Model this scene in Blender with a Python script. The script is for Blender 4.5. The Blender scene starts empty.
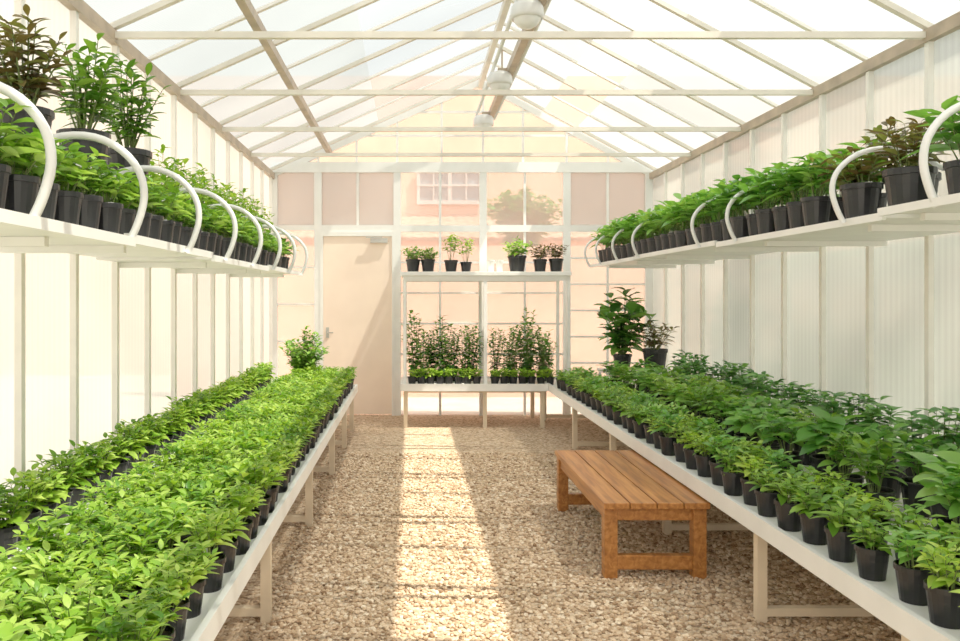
import bpy, math, random
import numpy as np
from mathutils import Vector, Matrix
random.seed(7); np.random.seed(7)
scene=bpy.context.scene
COL=scene.collection
XL,XR,YB,YF=-1.9,3.25,10.85,-1.2
ZE=3.25; XP,ZP=0.92,4.5

# ---------------------------------------------------------------- materials
def newmat(name):
    m=bpy.data.materials.new(name); m.use_nodes=True
    nt=m.node_tree; b=nt.nodes.get('Principled BSDF'); return m,nt,b
def ramp(nt,fac,cols):
    r=nt.nodes.new('ShaderNodeValToRGB'); e=r.color_ramp.elements
    while len(e)<len(cols): e.new(0.5)
    for i,(p,c) in enumerate(cols):
        e[i].position=p; e[i].color=(*c,1)
    nt.links.new(fac,r.inputs[0]); return r.outputs[0]
def simple(name,col,rough=0.5,var=0.06,scale=6,metal=0,bump=0.0):
    m,nt,b=newmat(name)
    tc=nt.nodes.new('ShaderNodeTexCoord'); n=nt.nodes.new('ShaderNodeTexNoise'); n.inputs['Scale'].default_value=scale
    n.inputs['Detail'].default_value=5
    nt.links.new(tc.outputs['Object'],n.inputs['Vector'])
    c0=tuple(max(0,c*(1-var*2)) for c in col); c1=tuple(min(1,c*(1+var)) for c in col)
    nt.links.new(ramp(nt,n.outputs[0],[(0.3,c0),(0.7,c1)]),b.inputs['Base Color'])
    b.inputs['Roughness'].default_value=rough; b.inputs['Metallic'].default_value=metal
    if bump:
        bp=nt.nodes.new('ShaderNodeBump'); bp.inputs['Strength'].default_value=bump; bp.inputs['Distance'].default_value=0.01
        nt.links.new(n.outputs[0],bp.inputs['Height']); nt.links.new(bp.outputs[0],b.inputs['Normal'])
    return m
def sheet(name,col,transp,transl=0.6,rib=True,ribscale=60,tint=(1,1,1),gloss=0.0,panel=None,pvar=0.8,streak=0.0):
    """frosted twin-wall plastic / glass : transparent + translucent + diffuse, every panel a slightly different tone"""
    m,nt,b=newmat(name); nt.nodes.remove(b)
    L=nt.links.new
    out=[n for n in nt.nodes if n.type=='OUTPUT_MATERIAL'][0]
    tr=nt.nodes.new('ShaderNodeBsdfTransparent')
    tl=nt.nodes.new('ShaderNodeBsdfTranslucent'); df=nt.nodes.new('ShaderNodeBsdfDiffuse')
    tc=nt.nodes.new('ShaderNodeTexCoord')
    n=nt.nodes.new('ShaderNodeTexNoise'); n.inputs['Scale'].default_value=0.7; n.inputs['Detail'].default_value=2
    L(tc.outputs['Object'],n.inputs['Vector'])
    fac=n.outputs[0]
    def mth(op,a,bv,c=None):
        q=nt.nodes.new('ShaderNodeMath'); q.operation=op
        for i,v in enumerate((a,bv,c)):
            if v is None: continue
            if isinstance(v,(int,float)): q.inputs[i].default_value=v
            else: L(v,q.inputs[i])
        return q.outputs[0]
    if panel:
        off,wd=panel
        sp=nt.nodes.new('ShaderNodeSeparateXYZ'); L(tc.outputs['Object'],sp.inputs[0])
        f=mth('FLOOR',mth('DIVIDE',mth('ADD',sp.outputs['Y'],off),wd),0)
        wn_=nt.nodes.new('ShaderNodeTexWhiteNoise'); wn_.noise_dimensions='1D'; L(f,wn_.inputs['W'])
        fac=mth('MULTIPLY_ADD',wn_.outputs['Value'],0.5,mth('MULTIPLY_ADD',n.outputs[0],0.9,-0.2))
        if streak:
            # moulded flutes of the sheet, every 6 cm
            s=mth('SINE',mth('MULTIPLY',sp.outputs['Y'],2*math.pi/0.062),0)
            fac=mth('MULTIPLY_ADD',s,streak,fac)
    c0=tuple(c*pvar for c in col)
    cr=ramp(nt,fac,[(0.0,c0),(0.8,col)])
    ct=ramp(nt,fac,[(0.0,tuple(t*(0.5+0.5*pvar) for t in tint)),(0.8,tint)])
    L(cr,tl.inputs[0]); L(cr,df.inputs[0]); L(ct,tr.inputs[0])
    if rib:
        w=nt.nodes.new('ShaderNodeTexWave'); w.bands_direction='Y'; w.inputs['Scale'].default_value=ribscale/6.28*2
        L(tc.outputs['Object'],w.inputs['Vector'])
        bp=nt.nodes.new('ShaderNodeBump'); bp.inputs['Strength'].default_value=0.35; bp.inputs['Distance'].default_value=0.004
        L(w.outputs[0],bp.inputs['Height'])
        L(bp.outputs[0],tl.inputs['Normal']); L(bp.outputs[0],df.inputs['Normal'])
    m1=nt.nodes.new('ShaderNodeMixShader'); m1.inputs[0].default_value=transl
    L(df.outputs[0],m1.inputs[1]); L(tl.outputs[0],m1.inputs[2])
    m2=nt.nodes.new('ShaderNodeMixShader'); m2.inputs[0].default_value=transp
    L(m1.outputs[0],m2.inputs[1]); L(tr.outputs[0],m2.inputs[2])
    res=m2.outputs[0]
    if gloss:
        gl=nt.nodes.new('ShaderNodeBsdfGlossy'); gl.inputs['Roughness'].default_value=0.15
        m3=nt.nodes.new('ShaderNodeMixShader'); m3.inputs[0].default_value=gloss
        L(res,m3.inputs[1]); L(gl.outputs[0],m3.inputs[2]); res=m3.outputs[0]
    L(res,out.inputs[0])
    return m
def leafmat(name,dark,mid,light,tl=0.3,rough=0.42):
    m,nt,b=newmat(name)
    out=[n for n in nt.nodes if n.type=='OUTPUT_MATERIAL'][0]
    g=nt.nodes.new('ShaderNodeNewGeometry'); oi=nt.nodes.new('ShaderNodeObjectInfo')
    ma=nt.nodes.new('ShaderNodeMath'); ma.operation='MULTIPLY_ADD'; ma.inputs[1].default_value=0.65
    mb=nt.nodes.new('ShaderNodeMath'); mb.operation='MULTIPLY'; mb.inputs[1].default_value=0.35
    nt.links.new(oi.outputs['Random'],mb.inputs[0]); nt.links.new(g.outputs['Random Per Island'],ma.inputs[0]); nt.links.new(mb.outputs[0],ma.inputs[2])
    c=ramp(nt,ma.outputs[0],[(0.05,dark),(0.5,mid),(0.95,light)])
    nt.links.new(c,b.inputs['Base Color']); b.inputs['Roughness'].default_value=rough
    t=nt.nodes.new('ShaderNodeBsdfTranslucent')
    hs=nt.nodes.new('ShaderNodeMixRGB'); hs.blend_type='MULTIPLY'; hs.inputs[0].default_value=1; hs.inputs[2].default_value=(1.5,1.4,0.7,1)
    nt.links.new(c,hs.inputs[1]); nt.links.new(hs.outputs[0],t.inputs[0])
    mx=nt.nodes.new('ShaderNodeMixShader'); mx.inputs[0].default_value=tl
    nt.links.new(b.outputs[0],mx.inputs[1]); nt.links.new(t.outputs[0],mx.inputs[2]); nt.links.new(mx.outputs[0],out.inputs[0])
    return m
M={}
M['white']=simple('white_paint',(0.88,0.87,0.84),0.45,0.03,4)
M['cream']=simple('cream_painted_metal',(0.76,0.71,0.62),0.45,0.05,5)
M['legs']=simple('cream_leg_paint',(0.76,0.62,0.45),0.5,0.06,5)
M['beam']=simple('tan_painted_beam',(0.48,0.38,0.28),0.45,0.12,7)
M['alu']=simple('white_aluminium',(0.90,0.87,0.82),0.4,0.03,5)
M['tube']=simple('white_plastic_tube',(0.84,0.84,0.83),0.3,0.02,5)
M['pot']=simple('black_plastic',(0.012,0.012,0.014),0.38,0.2,9)
M['soil']=simple('dark_soil',(0.03,0.02,0.012),0.95,0.3,60,bump=0.6)
M['bark']=simple('green_brown_stem',(0.16,0.22,0.06),0.7,0.2,30)
M['metal']=simple('brushed_metal',(0.55,0.53,0.5),0.35,0.05,20,metal=0.6)
M['lamp']=simple('lamp_enamel',(0.78,0.77,0.74),0.35,0.05,8)
CY=(YF+YB)/2
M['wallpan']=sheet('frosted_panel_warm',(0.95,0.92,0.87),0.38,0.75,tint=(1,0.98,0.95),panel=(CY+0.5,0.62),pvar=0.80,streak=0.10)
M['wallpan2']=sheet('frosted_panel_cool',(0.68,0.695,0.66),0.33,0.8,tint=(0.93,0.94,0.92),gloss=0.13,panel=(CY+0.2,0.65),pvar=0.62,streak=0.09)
M['roof']=sheet('roof_sheet',(0.32,0.35,0.355),0.15,0.85,ribscale=40,tint=(0.82,0.88,0.90),panel=(0.6,0.7),pvar=0.66)
M['roofclear']=sheet('roof_clear_sheet',(0.45,0.5,0.5),0.87,0.8,rib=False,tint=(0.92,0.94,0.93))
M['roofsemi']=sheet('roof_semi_sheet',(0.28,0.31,0.32),0.50,0.8,rib=False,tint=(0.82,0.87,0.88),panel=(0.6,0.7),pvar=0.72)
M['glass']=sheet('hazy_glass',(0.84,0.78,0.73),0.68,0.8,rib=False)
M['glassgable']=sheet('gable_glass',(0.70,0.58,0.50),0.84,0.8,rib=False)
M['glassfrost']=sheet('frosted_glass',(0.66,0.68,0.66),0.22,0.8,rib=False)
M['peach']=simple('peach_render',(0.91,0.55,0.41),0.9,0.05,2)
M['door']=simple('peach_door_paint',(0.98,0.78,0.64),0.55,0.04,2)
M['rooftile']=simple('terracotta_tile',(0.45,0.29,0.22),0.8,0.2,8)
M['grass']=simple('outdoor_ground',(0.62,0.62,0.55),0.95,0.1,3)
M['winglass']=simple('grey_window_glass',(0.26,0.34,0.38),0.2,0.1,3)
M['winframe']=simple('grey_white_window_frame',(0.62,0.62,0.60),0.5,0.05,3)
M['hedge']=simple('soft_green_hedge',(0.17,0.25,0.16),0.95,0.35,3)

def gravelmat(name,island):
    m,nt,b=newmat(name)
    cols=[(0.0,(0.23,0.13,0.065)),(0.15,(0.43,0.285,0.17)),(0.5,(0.58,0.41,0.265)),(0.8,(0.67,0.50,0.345)),(1.0,(0.80,0.66,0.50))]
    if island:
        g=nt.nodes.new('ShaderNodeNewGeometry'); fac=g.outputs['Random Per Island']
        nt.links.new(ramp(nt,fac,cols),b.inputs['Base Color'])
    else:
        tc=nt.nodes.new('ShaderNodeTexCoord')
        v=nt.nodes.new('ShaderNodeTexVoronoi'); v.inputs['Scale'].default_value=48
        nt.links.new(tc.outputs['Object'],v.inputs['Vector'])
        sx=nt.nodes.new('ShaderNodeSeparateColor'); nt.links.new(v.outputs['Color'],sx.inputs[0])
        nt.links.new(ramp(nt,sx.outputs[0],cols),b.inputs['Base Color'])
        bp=nt.nodes.new('ShaderNodeBump'); bp.invert=True; bp.inputs['Strength'].default_value=0.9; bp.inputs['Distance'].default_value=0.02
        nt.links.new(v.outputs['Distance'],bp.inputs['Height']); nt.links.new(bp.outputs[0],b.inputs['Normal'])
    b.inputs['Roughness'].default_value=0.85
    return m
M['gravel']=gravelmat('gravel_bed',False); M['stone']=gravelmat('gravel_stones',True)
def wood():
    m,nt,b=newmat('honey_brown_wood')
    tc=nt.nodes.new('ShaderNodeTexCoord'); mp=nt.nodes.new('ShaderNodeMapping'); mp.inputs['Scale'].default_value=(22,1.6,22)
    nt.links.new(tc.outputs['Object'],mp.inputs[0])
    n=nt.nodes.new('ShaderNodeTexNoise'); n.inputs['Scale'].default_value=1.6; n.inputs['Detail'].default_value=6; n.inputs['Distortion'].default_value=0.6
    nt.links.new(mp.outputs[0],n.inputs['Vector'])
    nt.links.new(ramp(nt,n.outputs[0],[(0.3,(0.23,0.075,0.014)),(0.5,(0.39,0.145,0.030)),(0.72,(0.53,0.23,0.062))]),b.inputs['Base Color'])
    b.inputs['Roughness'].default_value=0.42
    return m
M['wood']=wood()
M['lf_bright']=leafmat('leaf_bright',(0.08,0.24,0.012),(0.27,0.48,0.04),(0.54,0.72,0.15),0.36)
M['lf_mid']=leafmat('leaf_mid',(0.05,0.17,0.015),(0.17,0.37,0.038),(0.40,0.60,0.12),0.33)
M['lf_broad']=leafmat('leaf_broad',(0.055,0.20,0.03),(0.17,0.42,0.07),(0.38,0.62,0.16),0.36,0.33)
M['lf_dark']=leafmat('leaf_dark',(0.03,0.12,0.025),(0.08,0.26,0.055),(0.22,0.45,0.12),0.30,0.33)
M['lf_back']=leafmat('leaf_backlit',(0.03,0.12,0.02),(0.10,0.27,0.045),(0.26,0.49,0.11),0.38,0.4)
M['lf_red']=leafmat('leaf_bronze',(0.065,0.038,0.018),(0.17,0.13,0.045),(0.24,0.34,0.085),0.3,0.4)

# ---------------------------------------------------------------- mesh helpers
def mkmesh(name,V,F,mats,fm=None,smooth=False):
    me=bpy.data.meshes.new(name); me.from_pydata([tuple(v) for v in V],[],F)
    for m in mats: me.materials.append(m)
    if fm: me.polygons.foreach_set('material_index',fm)
    if smooth: me.polygons.foreach_set('use_smooth',[True]*len(me.polygons))
    me.update(); return me
def link(name,data,loc=(0,0,0),parent=None):
    o=bpy.data.objects.new(name,data); o.location=loc; COL.objects.link(o)
    if parent is not None: o.parent=parent
    return o
def tag(o,label,cat,group=None):
    o['label']=label; o['category']=cat
    if group: o['group']=group
    return o
def struct(o): o['kind']='structure'; return o
def boxgeo(V,F,x0,x1,y0,y1,z0,z1,bev=0.0):
    i=len(V)
    V+= [(x0,y0,z0),(x1,y0,z0),(x1,y1,z0),(x0,y1,z0),(x0,y0,z1),(x1,y0,z1),(x1,y1,z1),(x0,y1,z1)]
    F+= [(i,i+3,i+2,i+1),(i+4,i+5,i+6,i+7),(i,i+1,i+5,i+4),(i+1,i+2,i+6,i+5),(i+2,i+3,i+7,i+6),(i+3,i,i+4,i+7)]
def box(name,x0,x1,y0,y1,z0,z1,mat,parent=None,bevel=0.0,origin=None):
    cx,cy,cz=(x0+x1)/2,(y0+y1)/2,(z0+z1)/2
    V=[];F=[]; boxgeo(V,F,x0-cx,x1-cx,y0-cy,y1-cy,z0-cz,z1-cz)
    o=link(name,mkmesh(name,V,F,[mat]),(cx,cy,cz))
    if parent is not None:
        o.parent=parent; o.location=Vector((cx,cy,cz))-parent.location
    if bevel:
        b=o.modifiers.new('bevel','BEVEL'); b.width=bevel; b.segments=2
    return o
def boxes(name,lst,mat,parent=None,bevel=0):
    V=[];F=[]
    for b in lst: boxgeo(V,F,*b)
    a=np.array(V); c=(a.min(0)+a.max(0))/2
    o=link(name,mkmesh(name,[tuple(v) for v in a-c],F,[mat]),tuple(c))
    if parent is not None: o.parent=parent; o.location=Vector(c)-parent.location
    if bevel:
        b=o.modifiers.new('bevel','BEVEL'); b.width=bevel; b.segments=2
    return o
def empty(name,loc):
    o=bpy.data.objects.new(name,None); o.location=loc; o.empty_display_size=0.1; COL.objects.link(o); return o
def lathe(prof,n=20,cap_first=True):
    V=[];F=[]
    for r,z in prof:
        for k in range(n):
            a=2*math.pi*k/n; V.append((r*math.cos(a),r*math.sin(a),z))
    for j in range(len(prof)-1):
        for k in range(n):
            k2=(k+1)%n; F.append((j*n+k,j*n+k2,(j+1)*n+k2,(j+1)*n+k))
    if cap_first: F.append(tuple(range(n-1,-1,-1)))
    return V,F
def tubegeo(V,F,pts,rad,n=8):
    pts=[Vector(p) for p in pts]; base=len(V)
    for i,p in enumerate(pts):
        d=(pts[min(i+1,len(pts)-1)]-pts[max(i-1,0)]).normalized()
        ref=Vector((0,0,1)) if abs(d.z)<0.9 else Vector((0,1,0))
        if abs(d.y)<0.05: ref=Vector((0,1,0))
        u=d.cross(ref).normalized(); w=d.cross(u)
        r=rad[i] if isinstance(rad,(list,tuple)) else rad
        for k in range(n):
            a=2*math.pi*k/n; V.append(tuple(p+u*math.cos(a)*r+w*math.sin(a)*r))
    for i in range(len(pts)-1):
        for k in range(n):
            k2=(k+1)%n; F.append((base+i*n+k,base+i*n+k2,base+(i+1)*n+k2,base+(i+1)*n+k))
    F.append(tuple(base+k for k in range(n))); e=base+(len(pts)-1)*n; F.append(tuple(e+k for k in range(n-1,-1,-1)))
def tube(name,pts,rad,mat,parent=None,n=8):
    V=[];F=[]; tubegeo(V,F,pts,rad,n)
    a=np.array(V); c=(a.min(0)+a.max(0))/2
    o=link(name,mkmesh(name,[tuple(v) for v in a-c],F,[mat],smooth=True),tuple(c))
    if parent is not None: o.parent=parent; o.location=Vector(c)-parent.location
    return o

# ---------------------------------------------------------------- room shell
struct(box('floor',XL-0.1,XR+0.1,YF,YB+0.1,-0.06,0,M['gravel']))
o=box('outdoor_ground',-30,34,-20,40,-0.3,-0.07,M['grass']); o['kind']='structure'; o.name='trim_900'
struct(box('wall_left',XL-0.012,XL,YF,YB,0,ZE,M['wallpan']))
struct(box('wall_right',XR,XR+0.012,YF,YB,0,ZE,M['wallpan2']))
V=[(XL,YF,0),(XR,YF,0),(XR,YF,ZE),(XP,YF,ZP),(XL,YF,ZE)]
struct(link('wall_front',mkmesh('wall_front',V,[(0,1,2,3,4)],[M['wallpan']])))
def roofz(x):
    return ZE+(ZP-ZE)*(x-XL)/(XP-XL) if x<XP else ZE+(ZP-ZE)*(XR-x)/(XR-XP)
V=[];F=[];fm=[]
strips=[(XL-0.1,-1.1,0),(-1.1,-0.45,0),(-0.45,XP,2),(XP,1.76,0),(1.76,2.2,1),(2.2,XR+0.1,0)]
for a,b,mi in strips:
    i=len(V); V+= [(a,YF-0.1,roofz(a)+0.05),(b,YF-0.1,roofz(b)+0.05),(b,YB+0.1,roofz(b)+0.05),(a,YB+0.1,roofz(a)+0.05)]
    F.append((i,i+1,i+2,i+3)); fm.append(mi)
struct(link('ceiling',mkmesh('ceiling',V,F,[M['roof'],M['roofclear'],M['roofsemi']],fm)))
tn=[0]
def trim(x0,x1,y0,y1,z0,z1,mat,bevel=0):
    tn[0]+=1; return struct(box('trim_%d'%tn[0],x0,x1,y0,y1,z0,z1,mat,bevel=bevel))
def rafter(y,w,h,mat,side):
    a,b=((XL,ZE),(XP,ZP)) if side<0 else ((XR,ZE),(XP,ZP))
    (x0,z0),(x1,z1)=a,b
    off=0.045
    V=[(x0,y-w/2,z0+off-h),(x0,y+w/2,z0+off-h),(x0,y+w/2,z0+off),(x0,y-w/2,z0+off),(x1,y-w/2,z1+off-h),(x1,y+w/2,z1+off-h),(x1,y+w/2,z1+off),(x1,y-w/2,z1+off)]
    F=[(0,1,2,3),(7,6,5,4),(0,4,5,1),(1,5,6,2),(2,6,7,3),(3,7,4,0)]
    tn[0]+=1; c=Vector((((x0+x1)/2),y,(z0+z1)/2)); V=[Vector(v)-c for v in V]
    struct(link('trim_%d'%tn[0],mkmesh('rafter',V,F,[mat]),c))
y=-0.6
k=0
while y<YB:
    main=(k%2==0)
    for s in(-1,1): rafter(y,0.045 if main else 0.04,0.04 if main else 0.025,M['cream'] if main else M['alu'],s)
    y+=0.7;k+=1
for s in(-1,1): rafter(YB-0.02,0.07,0.09,M['white'],s)
trim(XL,XL+0.05,YF,YB,ZE-0.06,ZE+0.02,M['beam']); trim(XR-0.05,XR,YF,YB,ZE-0.06,ZE+0.02,M['beam'])
trim(-1.14,-1.08,YF,YB,roofz(-1.11)-0.09,roofz(-1.11)-0.02,M['beam'])
trim(XP-0.03,XP+0.03,YF,YB,ZP-0.08,ZP,M['cream'])
trim(1.0,1.07,YF,YB-0.07,3.95,4.03,M['beam'])
for y in (0.8,3.6,6.4,9.2): trim(1.025,1.045,y-0.01,y+0.01,4.03,roofz(1.035)+0.02,M['beam'])
for d in (0.8,2.2,3.6,5.0,6.4,7.8,9.2): trim(XL+0.05,XR-0.05,d-0.018,d+0.018,ZE-0.035,ZE+0.005,M['cream'])
for i in range(20):
    y=-0.5+0.62*i
    if y<YB-0.1: trim(XL,XL+0.035,y-0.02,y+0.02,0,ZE-0.06,M['alu'])
for i in range(19):
    y=-0.2+0.65*i
    if y<YB-0.1: trim(XR-0.035,XR,y-0.02,y+0.02,0,ZE-0.06,M['alu'])
for x0,x1 in((XL,XL+0.04),(XR-0.04,XR)): trim(x0,x1,YF,YB,0,0.12,M['alu'])
PX=[XL+0.03,-1.27,-0.2,0.96,2.09,3.2]
for x in PX: trim(x-0.05,x+0.05,YB-0.06,YB,0,3.3,M['white'])
trim(XL,XR,YB-0.07,YB,3.28,3.42,M['white'])
trim(XL,-1.32,YB-0.05,YB,2.5,2.57,M['white']); 
for a,b in zip(PX[1:-1],PX[2:]): trim(a+0.05,b-0.05,YB-0.055,YB,2.48,2.57,M['white'])
wn=[0]
def win(x0,x1,z0,z1,mat,vm=1,hm=0):
    wn[0]+=1; y0,y1=YB-0.02,YB-0.008; V=[];F=[];fm=[]
    boxgeo(V,F,x0,x1,y0,y1,z0,z1); fm+=[0]*6
    t=0.016
    for i in range(vm):
        x=x0+(x1-x0)*(i+1)/(vm+1); boxgeo(V,F,x-t,x+t,YB-0.04,YB,z0,z1); fm+=[1]*6
    for i in range(hm):
        z=z0+(z1-z0)*(i+1)/(hm+1); boxgeo(V,F,x0,x1,YB-0.038,YB,z-t*0.8,z+t*0.8); fm+=[1]*6
    struct(link('window_%d'%wn[0],mkmesh('window',V,F,[mat,M['white']],fm)))
win(XL+0.08,-1.32,2.57,3.28,M['glassfrost'],0,0)
win(-1.22,-0.25,2.57,3.28,M['glassfrost'],1,0)
win(-0.15,0.91,2.57,3.28,M['glass'],1,0)
win(1.01,2.04,2.57,3.28,M['glass'],1,0)
win(2.14,3.15,2.57,3.28,M['glassfrost'],1,0)
win(XL+0.08,-1.32,0.0,2.5,M['glass'],0,4)
win(-0.15,0.91,0.0,2.48,M['glass'],1,5)
win(1.01,2.04,0.0,2.48,M['glass'],1,5)
win(2.14,3.15,0.0,2.48,M['glass'],1,6)
V=[(XL,YB-0.015,3.42),(XR,YB-0.015,3.42),(XP,YB-0.015,ZP)]
wn[0]+=1; struct(link('window_%d'%wn[0],mkmesh('gable',V,[(0,1,2)],[M['glassgable']])))
for x in (-1.27,-0.75,-0.2,0.4,0.96,1.5,2.09,2.65): trim(x-0.014,x+0.014,YB-0.05,YB-0.01,3.42,roofz(x),M['white'])
for z in (3.78,4.1):
    xa=XL+(z-ZE)/(ZP-ZE)*(XP-XL); xb=XR-(z-ZE)/(ZP-ZE)*(XR-XP); trim(xa,xb,YB-0.045,YB-0.012,z-0.014,z+0.014,M['white'])
door=struct(box('door_1',-1.2,-0.27,YB-0.05,YB-0.01,0.02,2.42,M['door'],bevel=0.004))
struct(boxes('trim_901',[(-1.24,-1.2,YB-0.07,YB-0.001,0,2.48),(-0.27,-0.24,YB-0.07,YB-0.001,0,2.48),(-1.2,-0.27,YB-0.07,YB-0.001,2.42,2.48)],M['white']))
h=tube('handle',[(-1.14,YB-0.05,1.12),(-1.14,YB-0.10,1.12),(-1.06,YB-0.10,1.12)],0.010,M['metal'],door)
boxes('door_plate',[(-1.16,-1.12,YB-0.06,YB-0.05,1.05,1.19)],M['metal'],door)
boxes('door_closer',[(-0.56,-0.33,YB-0.10,YB-0.05,2.33,2.39),(-0.62,-0.40,YB-0.12,YB-0.10,2.395,2.41)],M['metal'],door)

# ---------------------------------------------------------------- outdoors
o=box('neighbouring_house',-9,14,17,17.4,-0.1,6.3,M['peach']); tag(o,'peach rendered wall of the neighbouring house','building')
g=boxes('house_window',[(0.15,1.45,16.94,17,3.62,4.3)],M['winglass'],o)
boxes('window_frame',[(0.1,1.5,16.9,16.95,4.28,4.36),(0.1,1.5,16.9,16.95,3.56,3.64),(0.1,0.17,16.9,16.95,3.64,4.28),(1.43,1.5,16.9,16.95,3.64,4.28),(0.76,0.84,16.9,16.95,3.64,4.28),(0.44,0.47,16.9,16.95,3.64,4.28),(1.13,1.16,16.9,16.95,3.64,4.28),(0.1,1.5,16.89,16.94,3.94,3.98)],M['winframe'],o)
V=[];F=[]
nx=240
for i in range(nx+1):
    x=-3+9*i/nx; z=0.012*math.sin(i*2*math.pi/5)
    V+=[(x,15.4,2.75+z),(x,16.9,3.3+z)]
for i in range(nx): F.append((2*i,2*i+2,2*i+3,2*i+1))
o=link('tiled_roof',mkmesh('tiled_roof',V,F,[M['rooftile']],smooth=True)); tag(o,'low terracotta tiled lean-to roof against the house','roof')
o2=box('lean_to_wall',-3,6,15.6,16.9,-0.1,2.7,M['peach']); tag(o2,'peach wall under the tiled lean-to roof','wall'); 
o2=box('garden_wall',-4,7,13.3,13.5,-0.1,2.45,M['peach']); tag(o2,'low peach garden wall outside the end wall','wall'); 
V=[];F=[]
ny,nz=110,16
for i in range(ny+1):
    for j in range(nz+1):
        y=-3+15.8*i/ny; a=math.pi*j/nz
        r=1+0.10*math.sin(i*0.9+j)+0.08*math.sin(i*0.37-j*1.3)+random.uniform(-0.05,0.05)
        V.append((XR+2.4-0.9*math.cos(a)*r,y,-0.1+2.3*(math.sin(a)**0.5)*(0.9+0.1*r)))
for i in range(ny):
    for j in range(nz):
        a=i*(nz+1)+j; F.append((a,a+1,a+nz+2,a+nz+1))
o=link('garden_hedge',mkmesh('garden_hedge',V,F,[M['hedge']],smooth=True)); tag(o,'clipped green garden hedge outside the frosted side wall','hedge')

# ---------------------------------------------------------------- gravel stones (uncountable)
ph=(1+5**0.5)/2
ico=np.array([(-1,ph,0),(1,ph,0),(-1,-ph,0),(1,-ph,0),(0,-1,ph),(0,1,ph),(0,-1,-ph),(0,1,-ph),(ph,0,-1),(ph,0,1),(-ph,0,-1),(-ph,0,1)],float)
ico/=np.linalg.norm(ico[0])
icf=np.array([(0,11,5),(0,5,1),(0,1,7),(0,7,10),(0,10,11),(1,5,9),(5,11,4),(11,10,2),(10,7,6),(7,1,8),(3,9,4),(3,4,2),(3,2,6),(3,6,8),(3,8,9),(4,9,5),(2,4,11),(6,2,10),(8,6,7),(9,8,1)])
NS=34000
P=np.stack([np.random.uniform(-0.8,2.85,NS),np.random.uniform(3.4,8.2,NS)],1)
N=len(P); sc=np.random.uniform(0.0085,0.0165,(N,1,1))*np.random.uniform(0.75,1.25,(N,1,3)); sc[:,:,2]*=0.65
VV=ico[None]*np.random.uniform(0.8,1.2,(N,12,1))
ang=np.random.uniform(0,6.28,N); ca,sa=np.cos(ang),np.sin(ang)
VV=VV*sc
X=VV[:,:,0]*ca[:,None]-VV[:,:,1]*sa[:,None]; Y=VV[:,:,0]*sa[:,None]+VV[:,:,1]*ca[:,None]
Z=VV[:,:,2]+np.random.uniform(0.001,0.008,(N,1))
VV=np.stack([X+P[:,None,0],Y+P[:,None,1],Z],2).reshape(-1,3)
FF=(icf[None]+12*np.arange(N)[:,None,None]).reshape(-1,3)
me=mkmesh('gravel',VV.tolist(),FF.tolist(),[M['stone']])
g=link('gravel',me); tag(g,'loose tan and beige gravel covering the greenhouse floor','gravel'); g['kind']='stuff'

# ---------------------------------------------------------------- benches (tables)
def grow_table(name,x0,x1,y0,y1,h,legys,label,front):
    r=empty(name,((x0+x1)/2,(y0+y1)/2,0)); tag(r,label,'table')
    lip=0.025
    t=[(x0+lip,x1-lip,y0+lip,y1-lip,h-0.05,h-0.012)]
    t+=[(x0,x0+lip,y0,y1,h-0.075,h+0.012),(x1-lip,x1,y0,y1,h-0.075,h+0.012),(x0+lip,x1-lip,y0,y0+lip,h-0.075,h+0.012),(x0+lip,x1-lip,y1-lip,y1,h-0.075,h+0.012)]
    boxes('tabletop',t,M['white'],r)
    w=0.024
    for ly in legys:
        for lx in (x0+0.06,x1-0.06): box('leg',lx-w,lx+w,ly-w,ly+w,0,h-0.05,M['legs'],r)
        if front!='back': box('foot_bar',x0+0.084,x1-0.084,ly-0.02,ly+0.02,0.03,0.07,M['legs'],r)
        box('cross_bar',x0+0.084,x1-0.084,ly-0.018,ly+0.018,h-0.10,h-0.05,M['legs'],r)
    return r
TH=0.53
grow_table('growing_table',XL+0.05,-0.66,0.9,9.7,TH,[1.1,2.4,3.95,5.6,7.2,8.5,9.55],'long low white growing table packed with bright green seedlings','r')
grow_table('growing_table',1.66,XR-0.05,1.4,10.6,TH,[1.6,2.75,3.95,5.4,6.85,8.45,10.4],'long low white growing table with rows of mixed potted plants','l')
bt=grow_table('growing_table',-0.14,1.655,9.72,10.7,TH,[9.8,10.6],'short white growing table under a shelf rack by the end wall','back')
box('leg',0.87,0.915,9.78,9.82,0,TH-0.05,M['legs'],bt)
rk=empty('shelf_rack',(0.9,10.3,TH-0.012)); tag(rk,'white two-bay shelf rack holding small pots','shelf rack')
for x in (-0.09,0.9): 
    for y in (9.8,10.6): box('post',x-0.02,x+0.02,y-0.02,y+0.02,TH-0.012,1.86,M['white'],rk)
box('board',-0.14,1.95,9.76,10.64,1.86,1.91,M['white'],rk,bevel=0.004)
for y in (9.82,10.55): box('post',1.9,1.94,y-0.02,y+0.02,TH-0.012,1.86,M['white'],rk)
for y in (9.8,10.6): box('rail',-0.1,1.9,y-0.01,y+0.01,1.80,1.86,M['white'],rk)

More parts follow.
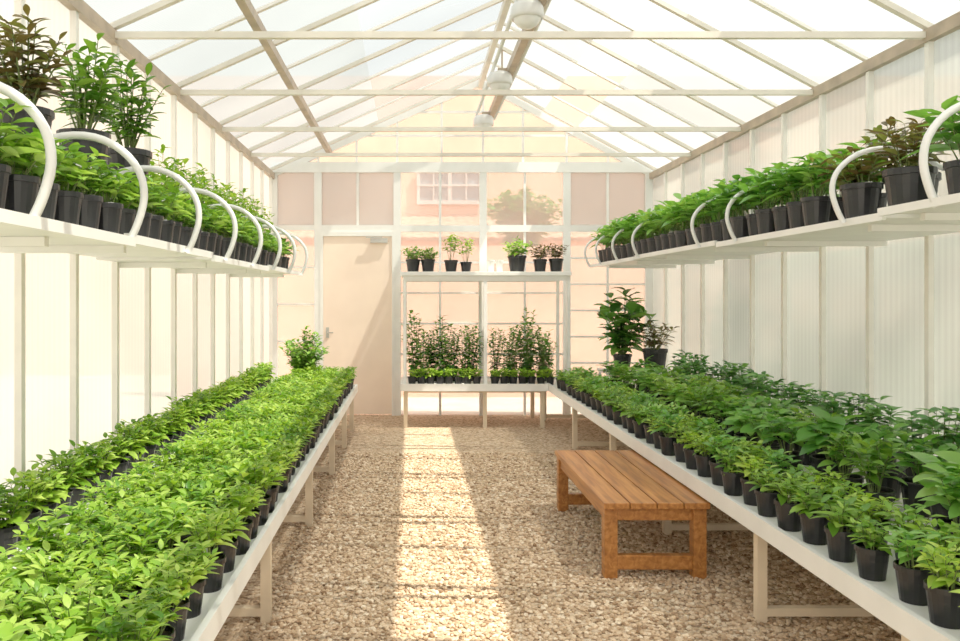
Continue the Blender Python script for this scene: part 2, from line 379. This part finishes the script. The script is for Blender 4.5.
# wooden bench
bn=empty('wooden_bench',(1.37,5.3,0)); tag(bn,'honey-brown slatted wooden bench standing on the gravel','bench')
bx0,bx1,by0,by1=1.08,1.68,4.50,6.06
n=4; g_=0.008; sw=(bx1-bx0-g_*(n-1))/n
for i in range(n):
    box('slat',bx0+i*(sw+g_),bx0+i*(sw+g_)+sw,by0,by1,0.405,0.44,M['wood'],bn,bevel=0.004)
lw=0.075
for x in (bx0+0.01,bx1-0.01-lw):
    for y in (by0+0.03,by1-0.03-lw): box('leg',x,x+lw,y,y+lw,0,0.405,M['wood'],bn,bevel=0.004)
for y in (by0+0.045,by1-0.045-0.05):
    box('stretcher',bx0+0.01+lw,bx1-0.01-lw,y,y+0.05,0.05,0.13,M['wood'],bn,bevel=0.003)
    box('apron',bx0+0.01+lw,bx1-0.01-lw,y,y+0.04,0.33,0.405,M['wood'],bn,bevel=0.003)
for x in (bx0+0.025,bx1-0.025-0.04): box('side_rail',x,x+0.04,by0+0.03+lw,by1-0.03-lw,0.325,0.405,M['wood'],bn,bevel=0.003)

# ---------------------------------------------------------------- side shelves
def side_shelf(name,x0,x1,secs,z,label,wall):
    r=empty(name,((x0+x1)/2,(secs[0][0]+secs[-1][1])/2,z)); tag(r,label,'shelf')
    for (a,b,dx,dz) in secs:
        xx0,xx1=(x0,x1+dx) if wall<0 else (x0-dx,x1)
        box('board',xx0,xx1,a,b,z-0.022+dz,z+dz,M['white'],r,bevel=0.003)
        fx=(xx1-0.02,xx1) if wall<0 else (xx0,xx0+0.02)
        box('edge_strip',fx[0]+0.0205*(1 if wall<0 else -1),fx[1]+0.0205*(1 if wall<0 else -1),a,b,z-0.032+dz,z+0.006+dz,M['white'],r)
        y=a+0.35
        while y<b:
            if wall<0: box('bracket',x0,x1-0.12,y-0.018,y+0.018,z-0.058+dz,z-0.023+dz,M['white'],r)
            else: box('bracket',x0+0.12,x1,y-0.018,y+0.018,z-0.058+dz,z-0.023+dz,M['white'],r)
            y+=1.24
    return r
ZLs,ZRs=1.86,2.02
side_shelf('wall_shelf',XL+0.01,-1.2,[(1.3,3.3,0.04,-0.02),(3.33,4.75,0.0,0),(4.78,6.6,0.0,-0.015),(6.63,8.45,0,0)],ZLs,'long white wall shelf crowded with small black plant pots',-1)
side_shelf('wall_shelf',2.3,XR-0.01,[(2.2,3.85,0.04,0.0),(3.88,6.0,0.0,-0.015),(6.03,8.2,0,0),(8.23,10.3,0,-0.01)],ZRs,'long white wall shelf with leafy plants in black pots',1)
def hoop(y,xf,xw,z,s,q=1.0):
    pts=[]
    ctrl=[(xf+s*0.005,z-0.03),(xf+s*0.04,z+0.05*q),(xf+s*0.065,z+0.16*q),(xf+s*0.045,z+0.27*q),(xf-s*0.03,z+0.365*q),(xf-s*0.14,z+0.42*q),(xf-s*0.27,z+0.425*q),(xf-s*0.42,z+0.38*q),(xf-s*0.55,z+0.29*q),(xw,z+0.2*q)]
    P=[Vector((a,0,b)) for a,b in ctrl]; P=[P[0]*2-P[1]]+P+[P[-1]*2-P[-2]]
    for i in range(1,len(P)-2):
        for t in (0,0.34,0.67):
            p=0.5*((2*P[i])+(P[i+1]-P[i-1])*t+(2*P[i-1]-5*P[i]+4*P[i+1]-P[i+2])*t*t+(3*P[i]-P[i-1]-3*P[i+1]+P[i+2])*t**3)
            pts.append((p.x,y,p.z))
    pts.append((P[-2].x,y,P[-2].z))
    return pts
for i in range(8):
    o=tube('tube_hoop',hoop(2.45+0.85*i,-1.17,XL+0.01,ZLs,1,0.95),0.016,M['tube'],n=10)
    tag(o,'curved white tubular hoop arching over a wall shelf','hoop','white hoops over the wall shelves')
for y in (3.45,4.2,5.6,6.3,8.0,8.8,9.6,10.2):
    o=tube('tube_hoop',hoop(y,2.27,XR-0.01,ZRs,-1,1.0 if y<3.6 else 0.84),0.017 if y<3.6 else 0.014,M['tube'],n=10)
    tag(o,'curved white tubular hoop arching over a wall shelf','hoop','white hoops over the wall shelves')
ZRI=2.2
rs=empty('riser_shelf',(XL+0.2,3.3,ZRI)); tag(rs,'narrow white riser shelf carrying the big potted shrubs','shelf')
box('board',XL+0.01,XL+0.42,1.9,4.8,ZRI-0.03,ZRI,M['white'],rs)
for y in (2.0,2.85,3.7,4.7): box('upright',XL+0.035,XL+0.065,y-0.015,y+0.015,ZLs,ZRI-0.03,M['white'],rs)

# ---------------------------------------------------------------- lamps
def lampobj(y,z):
    r=empty('ceiling_lamp',(0.92,y,z)); tag(r,'compact round white lamp fixed beside the beam under the ridge','lamp','round lamps under the ridge')
    V,F=lathe([(0.115,0.0),(0.13,0.006),(0.134,0.03),(0.13,0.09),(0.11,0.125),(0.07,0.14),(0.0,0.142)],28,False)
    link('lamp_shade',mkmesh('lamp_shade',V,F,[M['lamp']],smooth=True),(0,0,0),r)
    V,F=lathe([(0.0,-0.075),(0.045,-0.068),(0.085,-0.04),(0.105,-0.01),(0.114,0.006)],28,False)
    link('diffuser',mkmesh('diffuser',V,F,[M['tube']],smooth=True),(0,0,0.0),r)
    V=[];F=[]; boxgeo(V,F,-0.02,0.079,-0.02,0.02,0.142,0.18); boxgeo(V,F,-0.02,0.02,-0.02,0.02,0.12,0.142)
    link('mounting_arm',mkmesh('mounting_arm',V,F,[M['beam']]),(0,0,0),r)
for y,z in ((6.4,3.82),(8.4,3.82),(10.3,3.80)): lampobj(y,z)
o=tube('conduit',[(0.86,YF,4.02),(0.86,YB-0.08,4.02)],0.02,M['tube']); tag(o,'white conduit tube running below the ridge','pipe')
o=tube('conduit',[(1.11,YF,4.0),(1.11,YB-0.08,4.0)],0.018,M['tube']); tag(o,'white conduit tube running beside the lamp beam','pipe')

# ---------------------------------------------------------------- plants
TS=[0,0.2,0.45,0.7,0.88,1.0]
def leaf(V,F,FM,base,d,up,L,W,droop,fold,prof):
    d=d.normalized(); side=d.cross(up)
    if side.length<1e-3: side=Vector((1,0,0))
    side.normalize(); n=side.cross(d).normalized()
    i=len(V)
    for t,w in zip(TS,prof):
        c=base+d*(L*t)-n*(droop*L*t*t)
        hw=W*w*0.5
        V.append(c-side*hw+n*(fold*hw)); V.append(c); V.append(c+side*hw+n*(fold*hw))
    for k in range(len(TS)-1):
        a=i+3*k
        F.append((a,a+1,a+4,a+3)); F.append((a+1,a+2,a+5,a+4)); FM+=[0,0]
P_OV=[0.06,0.75,1.0,0.75,0.38,0.02]
P_RD=[0.10,0.85,1.0,0.85,0.52,0.04]
P_LAN=[0.05,0.55,0.9,0.8,0.45,0.02]
def foliage(nst,height,spread,L,W,lps,mat,droop=0.35,fold=0.3,prof=P_OV,start=0.35,elev=(0.1,0.7),stem_r=0.003,seed=0,taperL=0.45,drop=0.12,hvar=0.25):
    rnd=random.Random(seed); V=[];F=[];FM=[]
    for s in range(nst):
        az=2*math.pi*(s+rnd.random()*0.6)/nst*2.4; f=math.sqrt((s+0.5)/nst)
        b=Vector((math.cos(az),math.sin(az),0))*0.02
        hh=height*(1-hvar*f*rnd.random()-drop*f)
        tip=Vector((math.cos(az),math.sin(az),0))*spread*f*rnd.uniform(0.75,1.1)+Vector((0,0,hh))
        midp=b.lerp(tip,0.5)+Vector((0,0,0.12*hh))
        def pos(t): return b*(1-t)**2+midp*2*t*(1-t)+tip*t*t
        k0=len(F); tubegeo(V,F,[pos(t) for t in (0,0.35,0.7,1)],[stem_r,stem_r*0.85,stem_r*0.6,stem_r*0.35],5); FM+=[1]*(len(F)-k0)
        a=rnd.random()*6.28
        for k in range(lps):
            t=start+(1-start)*(k/(max(1,lps-1))); a+=2.4+rnd.uniform(-0.4,0.4)
            el=elev[0]+(elev[1]-elev[0])*t+rnd.uniform(-0.2,0.2)
            d=Vector((math.cos(a)*math.cos(el),math.sin(a)*math.cos(el),math.sin(el)))
            sc=(1-taperL*t)*rnd.uniform(0.7,1.2)
            up=Vector((rnd.uniform(-.25,.25),rnd.uniform(-.25,.25),1))
            leaf(V,F,FM,pos(t),d,up,L*sc,W*sc,droop*rnd.uniform(0.6,1.4),fold,prof)
    return mkmesh('foliage',V,F,[mat,M['bark']],FM,smooth=True)
def potmesh(r,h):
    rb=r*0.74
    V,F=lathe([(rb,0),(rb*1.01,0.003),(r*0.95,h*0.84),(r*0.95,h*0.845),(r*1.03,h*0.85),(r*1.03,h*0.985),(r*1.01,h),(r*0.94,h),(r*0.92,h*0.93),(r*0.9,h*0.6)],20)
    return mkmesh('pot',V,F,[M['pot']],smooth=False)
def soilmesh(r,h):
    V,F=lathe([(r*0.935,h*0.86),(r*0.6,h*0.885),(0.001,h*0.895)],16,False); return mkmesh('soil',V,F,[M['soil']],smooth=True)
KIND={}
def kind(key,name,pr,ph_,variants,mats=None): KIND[key]=(name,pr,ph_,potmesh(pr,ph_),soilmesh(pr,ph_),variants)
def var(n,**kw):
    s0=kw.pop('seed',0); return [foliage(seed=s0+i*17+1,**kw) for i in range(n)]
kind('herb','potted_seedling',0.062,0.12,
  var(3,nst=12,height=0.15,spread=0.105,L=0.084,W=0.038,lps=9,mat=M['lf_bright'],start=0.3,seed=10)+
  var(2,nst=14,height=0.14,spread=0.11,L=0.076,W=0.034,lps=10,mat=M['lf_bright'],start=0.3,seed=60)+
  var(2,nst=11,height=0.155,spread=0.10,L=0.092,W=0.042,lps=9,mat=M['lf_bright'],start=0.35,seed=90))
kind('wallherb','potted_seedling',0.062,0.12,var(4,nst=13,height=0.16,spread=0.085,L=0.085,W=0.042,lps=9,mat=M['lf_bright'],start=0.15,seed=120))
kind('front','potted_herb',0.062,0.125,
  var(2,nst=10,height=0.12,spread=0.09,L=0.085,W=0.042,lps=7,mat=M['lf_bright'],start=0.25,seed=200)+
  var(2,nst=10,height=0.12,spread=0.09,L=0.085,W=0.042,lps=7,mat=M['lf_mid'],start=0.25,seed=220)+
  var(2,nst=8,height=0.14,spread=0.09,L=0.11,W=0.055,lps=6,mat=M['lf_broad'],start=0.35,seed=240))
kind('broad','potted_leafy_plant',0.09,0.16,
  var(3,nst=10,height=0.21,spread=0.13,L=0.15,W=0.09,lps=5,mat=M['lf_broad'],start=0.45,droop=0.45,fold=0.22,seed=300,elev=(0.0,0.6),prof=P_RD)+
  var(2,nst=11,height=0.23,spread=0.13,L=0.13,W=0.07,lps=6,mat=M['lf_mid'],start=0.35,droop=0.4,fold=0.22,seed=350))
kind('bigleaf','potted_large_leaved_plant',0.11,0.18,var(2,nst=9,height=0.20,spread=0.15,L=0.25,W=0.17,lps=3,mat=M['lf_broad'],start=0.6,droop=0.5,fold=0.2,seed=370,elev=(0.0,0.55),prof=P_RD,stem_r=0.005,taperL=0.3))
kind('wallrow','potted_dark_leafy_plant',0.085,0.16,var(4,nst=10,height=0.28,spread=0.12,L=0.14,W=0.08,lps=7,mat=M['lf_dark'],start=0.3,droop=0.4,fold=0.25,seed=400,elev=(0.0,0.6)))
kind('shelf','potted_leafy_herb',0.07,0.14,var(5,nst=10,height=0.18,spread=0.13,L=0.11,W=0.06,lps=7,mat=M['lf_mid'],start=0.3,seed=500))
kind('shelfbig','potted_bushy_plant',0.08,0.16,var(4,nst=18,height=0.58,spread=0.19,L=0.12,W=0.055,lps=14,mat=M['lf_bright'],start=0.2,seed=600,prof=P_LAN,drop=0.3))
kind('shelfR','potted_broadleaf_plant',0.08,0.16,var(4,nst=12,height=0.27,spread=0.14,L=0.16,W=0.095,lps=6,mat=M['lf_broad'],start=0.35,seed=650))
kind('ficus','potted_shrub',0.13,0.22,var(2,nst=15,height=0.54,spread=0.22,L=0.15,W=0.065,lps=14,mat=M['lf_mid'],start=0.25,seed=700,prof=P_LAN,stem_r=0.006,drop=0.3))
kind('red','potted_bronze_shrub',0.12,0.20,var(2,nst=16,height=0.50,spread=0.24,L=0.15,W=0.065,lps=14,mat=M['lf_red'],start=0.25,seed=800,prof=P_LAN,stem_r=0.006,drop=0.3))
kind('redsmall','potted_reddish_plant',0.09,0.17,var(2,nst=12,height=0.22,spread=0.17,L=0.11,W=0.048,lps=10,mat=M['lf_red'],start=0.25,seed=850,prof=P_LAN))
kind('bush','potted_upright_bush',0.075,0.14,var(6,nst=10,height=0.68,spread=0.17,L=0.11,W=0.062,lps=19,mat=M['lf_back'],start=0.08,seed=900,taperL=0.4,stem_r=0.004,hvar=0.55))
kind('mini','small_potted_plant',0.055,0.10,var(3,nst=10,height=0.10,spread=0.08,L=0.07,W=0.04,lps=7,mat=M['lf_bright'],seed=1000,start=0.2))
kind('sprout','potted_sprout',0.085,0.15,var(2,nst=7,height=0.38,spread=0.13,L=0.12,W=0.06,lps=9,mat=M['lf_bright'],start=0.4,seed=1100))
kind('tidy','potted_compact_plant',0.09,0.16,var(2,nst=15,height=0.18,spread=0.19,L=0.10,W=0.045,lps=10,mat=M['lf_mid'],start=0.2,seed=1200,drop=0.35))
kind('roundbush','potted_round_bush',0.12,0.2,var(1,nst=44,height=0.50,spread=0.30,L=0.12,W=0.06,lps=14,mat=M['lf_mid'],start=0.15,seed=1250,drop=0.5))
kind('fig','potted_fig_plant',0.12,0.2,var(1,nst=15,height=0.82,spread=0.40,L=0.26,W=0.16,lps=10,mat=M['lf_back'],start=0.15,seed=1300,stem_r=0.008,taperL=0.25,drop=0.35))
def plant(key,x,y,z,label,group=None,sc=1.0,cat='potted plant',vs=0.1):
    name,pr,phh,pm,sm,vars_=KIND[key]
    r=bpy.data.objects.new(name,None); r.empty_display_size=0.05
    r.location=(x,y,z); r.rotation_euler=(0,0,random.uniform(0,6.28)); r.scale=(sc,sc,sc); COL.objects.link(r)
    tag(r,label,cat,group)
    p=bpy.data.objects.new('pot',pm); s=bpy.data.objects.new('soil',sm); f=bpy.data.objects.new('foliage',random.choice(vars_))
    f.location=(0,0,phh*0.87); q=random.uniform(1-vs,1+vs); f.scale=(q,q,random.uniform(1-vs,1+vs*1.6)); f.rotation_euler=(random.uniform(-.1,.1),random.uniform(-.1,.1),random.uniform(0,6.28))
    for c in (p,s,f): COL.objects.link(c); c.parent=r
    return r
def J(a): return random.uniform(-a,a)
def rowp(key,xs,y0,y1,dy,z,label,group,sc=1.0,jit=0.015,vs=0.12,skip=()):
    for ix,x in enumerate(xs):
        y=y0+(dy*0.5 if ix%2 else 0)
        while y<y1:
            if not any(abs(x-a)<0.24 and abs(y-b)<0.2 for a,b in skip):
                plant(key,x+J(jit),y+J(jit),z,label,group,sc*random.uniform(0.96,1.06),vs=vs)
            y+=dy
zt=TH-0.012
rowp('herb',[-0.755,-0.94,-1.125,-1.31],1.45,9.55,0.215,zt,'bright green seedling in a small black plastic pot','seedlings on the growing table',vs=0.10)
rowp('wallherb',[-1.72],1.9,9.5,0.18,zt,'bright green seedling in a black pot beside the wall','seedlings along the wall side of the table',1.1,vs=0.10)
rowp('front',[1.775,1.975],2.2,9.6,0.22,zt,'leafy green herb in a small black plastic pot','herbs along the table edge',vs=0.12)
bigs=[(2.42,3.55),(2.36,4.5),(2.5,2.9)]
rowp('broad',[2.24,2.55],2.35,9.0,0.30,zt,'broad-leaved green plant in a black pot','broad-leaved plants on the growing table',vs=0.12,skip=bigs)
for x,y in bigs: plant('bigleaf',x,y,zt,'large round-leaved green plant in a black pot','large-leaved plants on the growing table')
rowp('wallrow',[2.97],3.0,8.9,0.29,zt,'dark green broad-leaved plant in a black pot beside the wall','dark plants along the wall',vs=0.12)
rowp('shelf',[-1.32],1.9,8.35,0.19,ZLs,'leafy green plant in a black pot on the wall shelf','pots on the seedling wall shelf')
rowp('shelf',[-1.52],2.0,4.4,0.19,ZLs,'leafy green plant in a black pot on the wall shelf','pots on the seedling wall shelf')
rowp('shelfbig',[-1.57],4.9,8.35,0.27,ZLs,'tall bushy green plant in a black pot on the wall shelf','bushy plants on the wall shelf',vs=0.10)
for key,x,y,sc,lb in (('red',-1.63,2.75,0.95,'large bronze-green shrub in a black pot'),('red',-1.62,3.35,0.92,'large bronze-green shrub in a black pot'),('ficus',-1.62,3.95,0.95,'tall green shrub in a black pot on the riser shelf'),('ficus',-1.60,4.5,1.0,'tall green shrub in a black pot on the riser shelf')):
    plant(key,x,y,ZRI,lb,'large shrubs on the riser shelf',sc,vs=0.06)
rowp('shelfR',[2.41],4.75,10.2,0.21,ZRs,'broad-leaved green plant in a black pot on the wall shelf','pots on the leafy wall shelf')
rowp('shelfR',[2.72],4.75,10.2,0.28,ZRs,'broad-leaved green plant in a black pot on the wall shelf','pots on the leafy wall shelf',1.2)
for x,y,sc in ((2.46,4.38,1.15),(2.76,4.42,1.5),(2.5,4.02,1.3)): plant('redsmall',x,y,ZRs,'reddish-brown plant in a black pot on the wall shelf','reddish plants on the wall shelf',sc)
for x,y,sc in ((2.52,3.62,1.1),(2.85,3.75,1.2),(2.52,3.3,1.1),(2.6,2.95,1.1),(2.88,3.3,1.1)): plant('shelfR',x,y,ZRs,'broad-leaved green plant in a large black pot','large pots on the leafy wall shelf',sc*1.1)
for bay in ((-0.02,0.80),(1.0,1.78)):
    n=int((bay[1]-bay[0])/0.114)+1
    for i in range(n): plant('mini',bay[0]+0.02+i*0.114,9.87,zt,'tiny green plant in a small black pot','small pots under the shelf rack')
for b0,b1 in ((0.04,0.76),(1.08,1.74)):
    for yy,m in ((10.08,3),(10.33,4)):
        for i in range(m):
            off=0.10 if m==3 else 0.0
            plant('bush',b0+off+i*(b1-b0-2*off)/(m-1),yy+J(0.02),zt,'upright dark green bush in a black pot','upright bushes under the shelf rack',random.uniform(0.82,1.1),vs=0.12)
zb=1.91
for key,px,sc,lb in (('tidy',413,1.0,'compact green plant in a black pot on the rack'),('tidy',428,1.0,'compact green plant in a black pot on the rack'),('sprout',451,1.0,'tall green sprout in a black pot on the rack'),('sprout',466,0.85,'tall green sprout in a black pot on the rack'),('tidy',517,1.3,'round green plant in a black pot on the rack'),('redsmall',540,0.95,'reddish small plant in a black pot on the rack'),('redsmall',556,1.0,'reddish small plant in a black pot on the rack')):
    plant(key,(px-412)/80.0,10.0,zb,lb,'plants on the shelf rack',sc)
for px in (490,498.5):
    V,F=lathe([(0.04,0),(0.05,0.14),(0.052,0.145),(0.045,0.145),(0.038,0.01)],16)
    o=link('white_cup',mkmesh('white_cup',V,F,[M['white']],smooth=True),((px-412)/80.0,9.9,zb)); tag(o,'small white cup on the shelf rack','cup','white cups on the rack')
st=empty('plant_stand',(2.62,9.6,zt)); tag(st,'low white plant stand on the growing table','stand')
box('board',2.3,3.08,9.3,9.95,zt+0.17,zt+0.2,M['white'],st)
for x in (2.33,3.05):
    for y in (9.33,9.92): box('leg',x-0.015,x+0.015,y-0.015,y+0.015,zt,zt+0.17,M['white'],st)
plant('fig',2.55,9.7,zt+0.2,'large dark green fig plant in a black pot',None,0.95)
plant('redsmall',2.86,9.42,zt+0.2,'reddish-green plant in a black pot beside the fig',None,1.6)
plant('roundbush',-1.3,9.5,zt,'rounded leafy plant in a black pot at the table end',None,1.05)

# ---------------------------------------------------------------- outdoor tree
tr=empty('garden_tree',(1.95,14.3,-0.07)); tag(tr,'round leafy green tree outside the end wall','tree')
tube('trunk',[(1.95,14.3,-0.07),(1.96,14.3,1.5),(1.95,14.3,2.85)],[0.07,0.06,0.03],M['bark'],tr)
M['lf_tree']=leafmat('leaf_tree',(0.02,0.12,0.02),(0.05,0.24,0.04),(0.10,0.38,0.07),0.2)
fm=foliage(nst=170,height=1.2,spread=0.8,L=0.22,W=0.14,lps=13,mat=M['lf_tree'],start=0.1,seed=77,drop=0.25)
link('crown',fm,(0,0,2.45),tr)

# ---------------------------------------------------------------- light
w=bpy.data.worlds.new('World'); scene.world=w; w.use_nodes=True; nt=w.node_tree
bg=nt.nodes['Background']; bg.inputs[0].default_value=(1.0,0.985,0.97,1); bg.inputs[1].default_value=1.12
sun=bpy.data.lights.new('Sun','SUN'); sun.energy=7.8; sun.angle=0.010; sun.color=(1.0,0.91,0.76)
so=bpy.data.objects.new('Sun',sun); COL.objects.link(so); so.location=(5,-2,10)
sd=Vector((0.45,-0.2,1.0)); so.rotation_euler=sd.to_track_quat('Z','Y').to_euler()
cam=bpy.data.cameras.new('Camera'); cam.sensor_width=36; cam.lens=30; cam.shift_x=0.0708; cam.shift_y=-0.0245; cam.clip_end=200
co=bpy.data.objects.new('Camera',cam); co.location=(0,0,1.6); co.rotation_euler=(math.radians(90),0,0); COL.objects.link(co); scene.camera=co
scene.view_settings.view_transform='Standard'
scene.view_settings.exposure=0.40
scene.view_settings.gamma=1.15
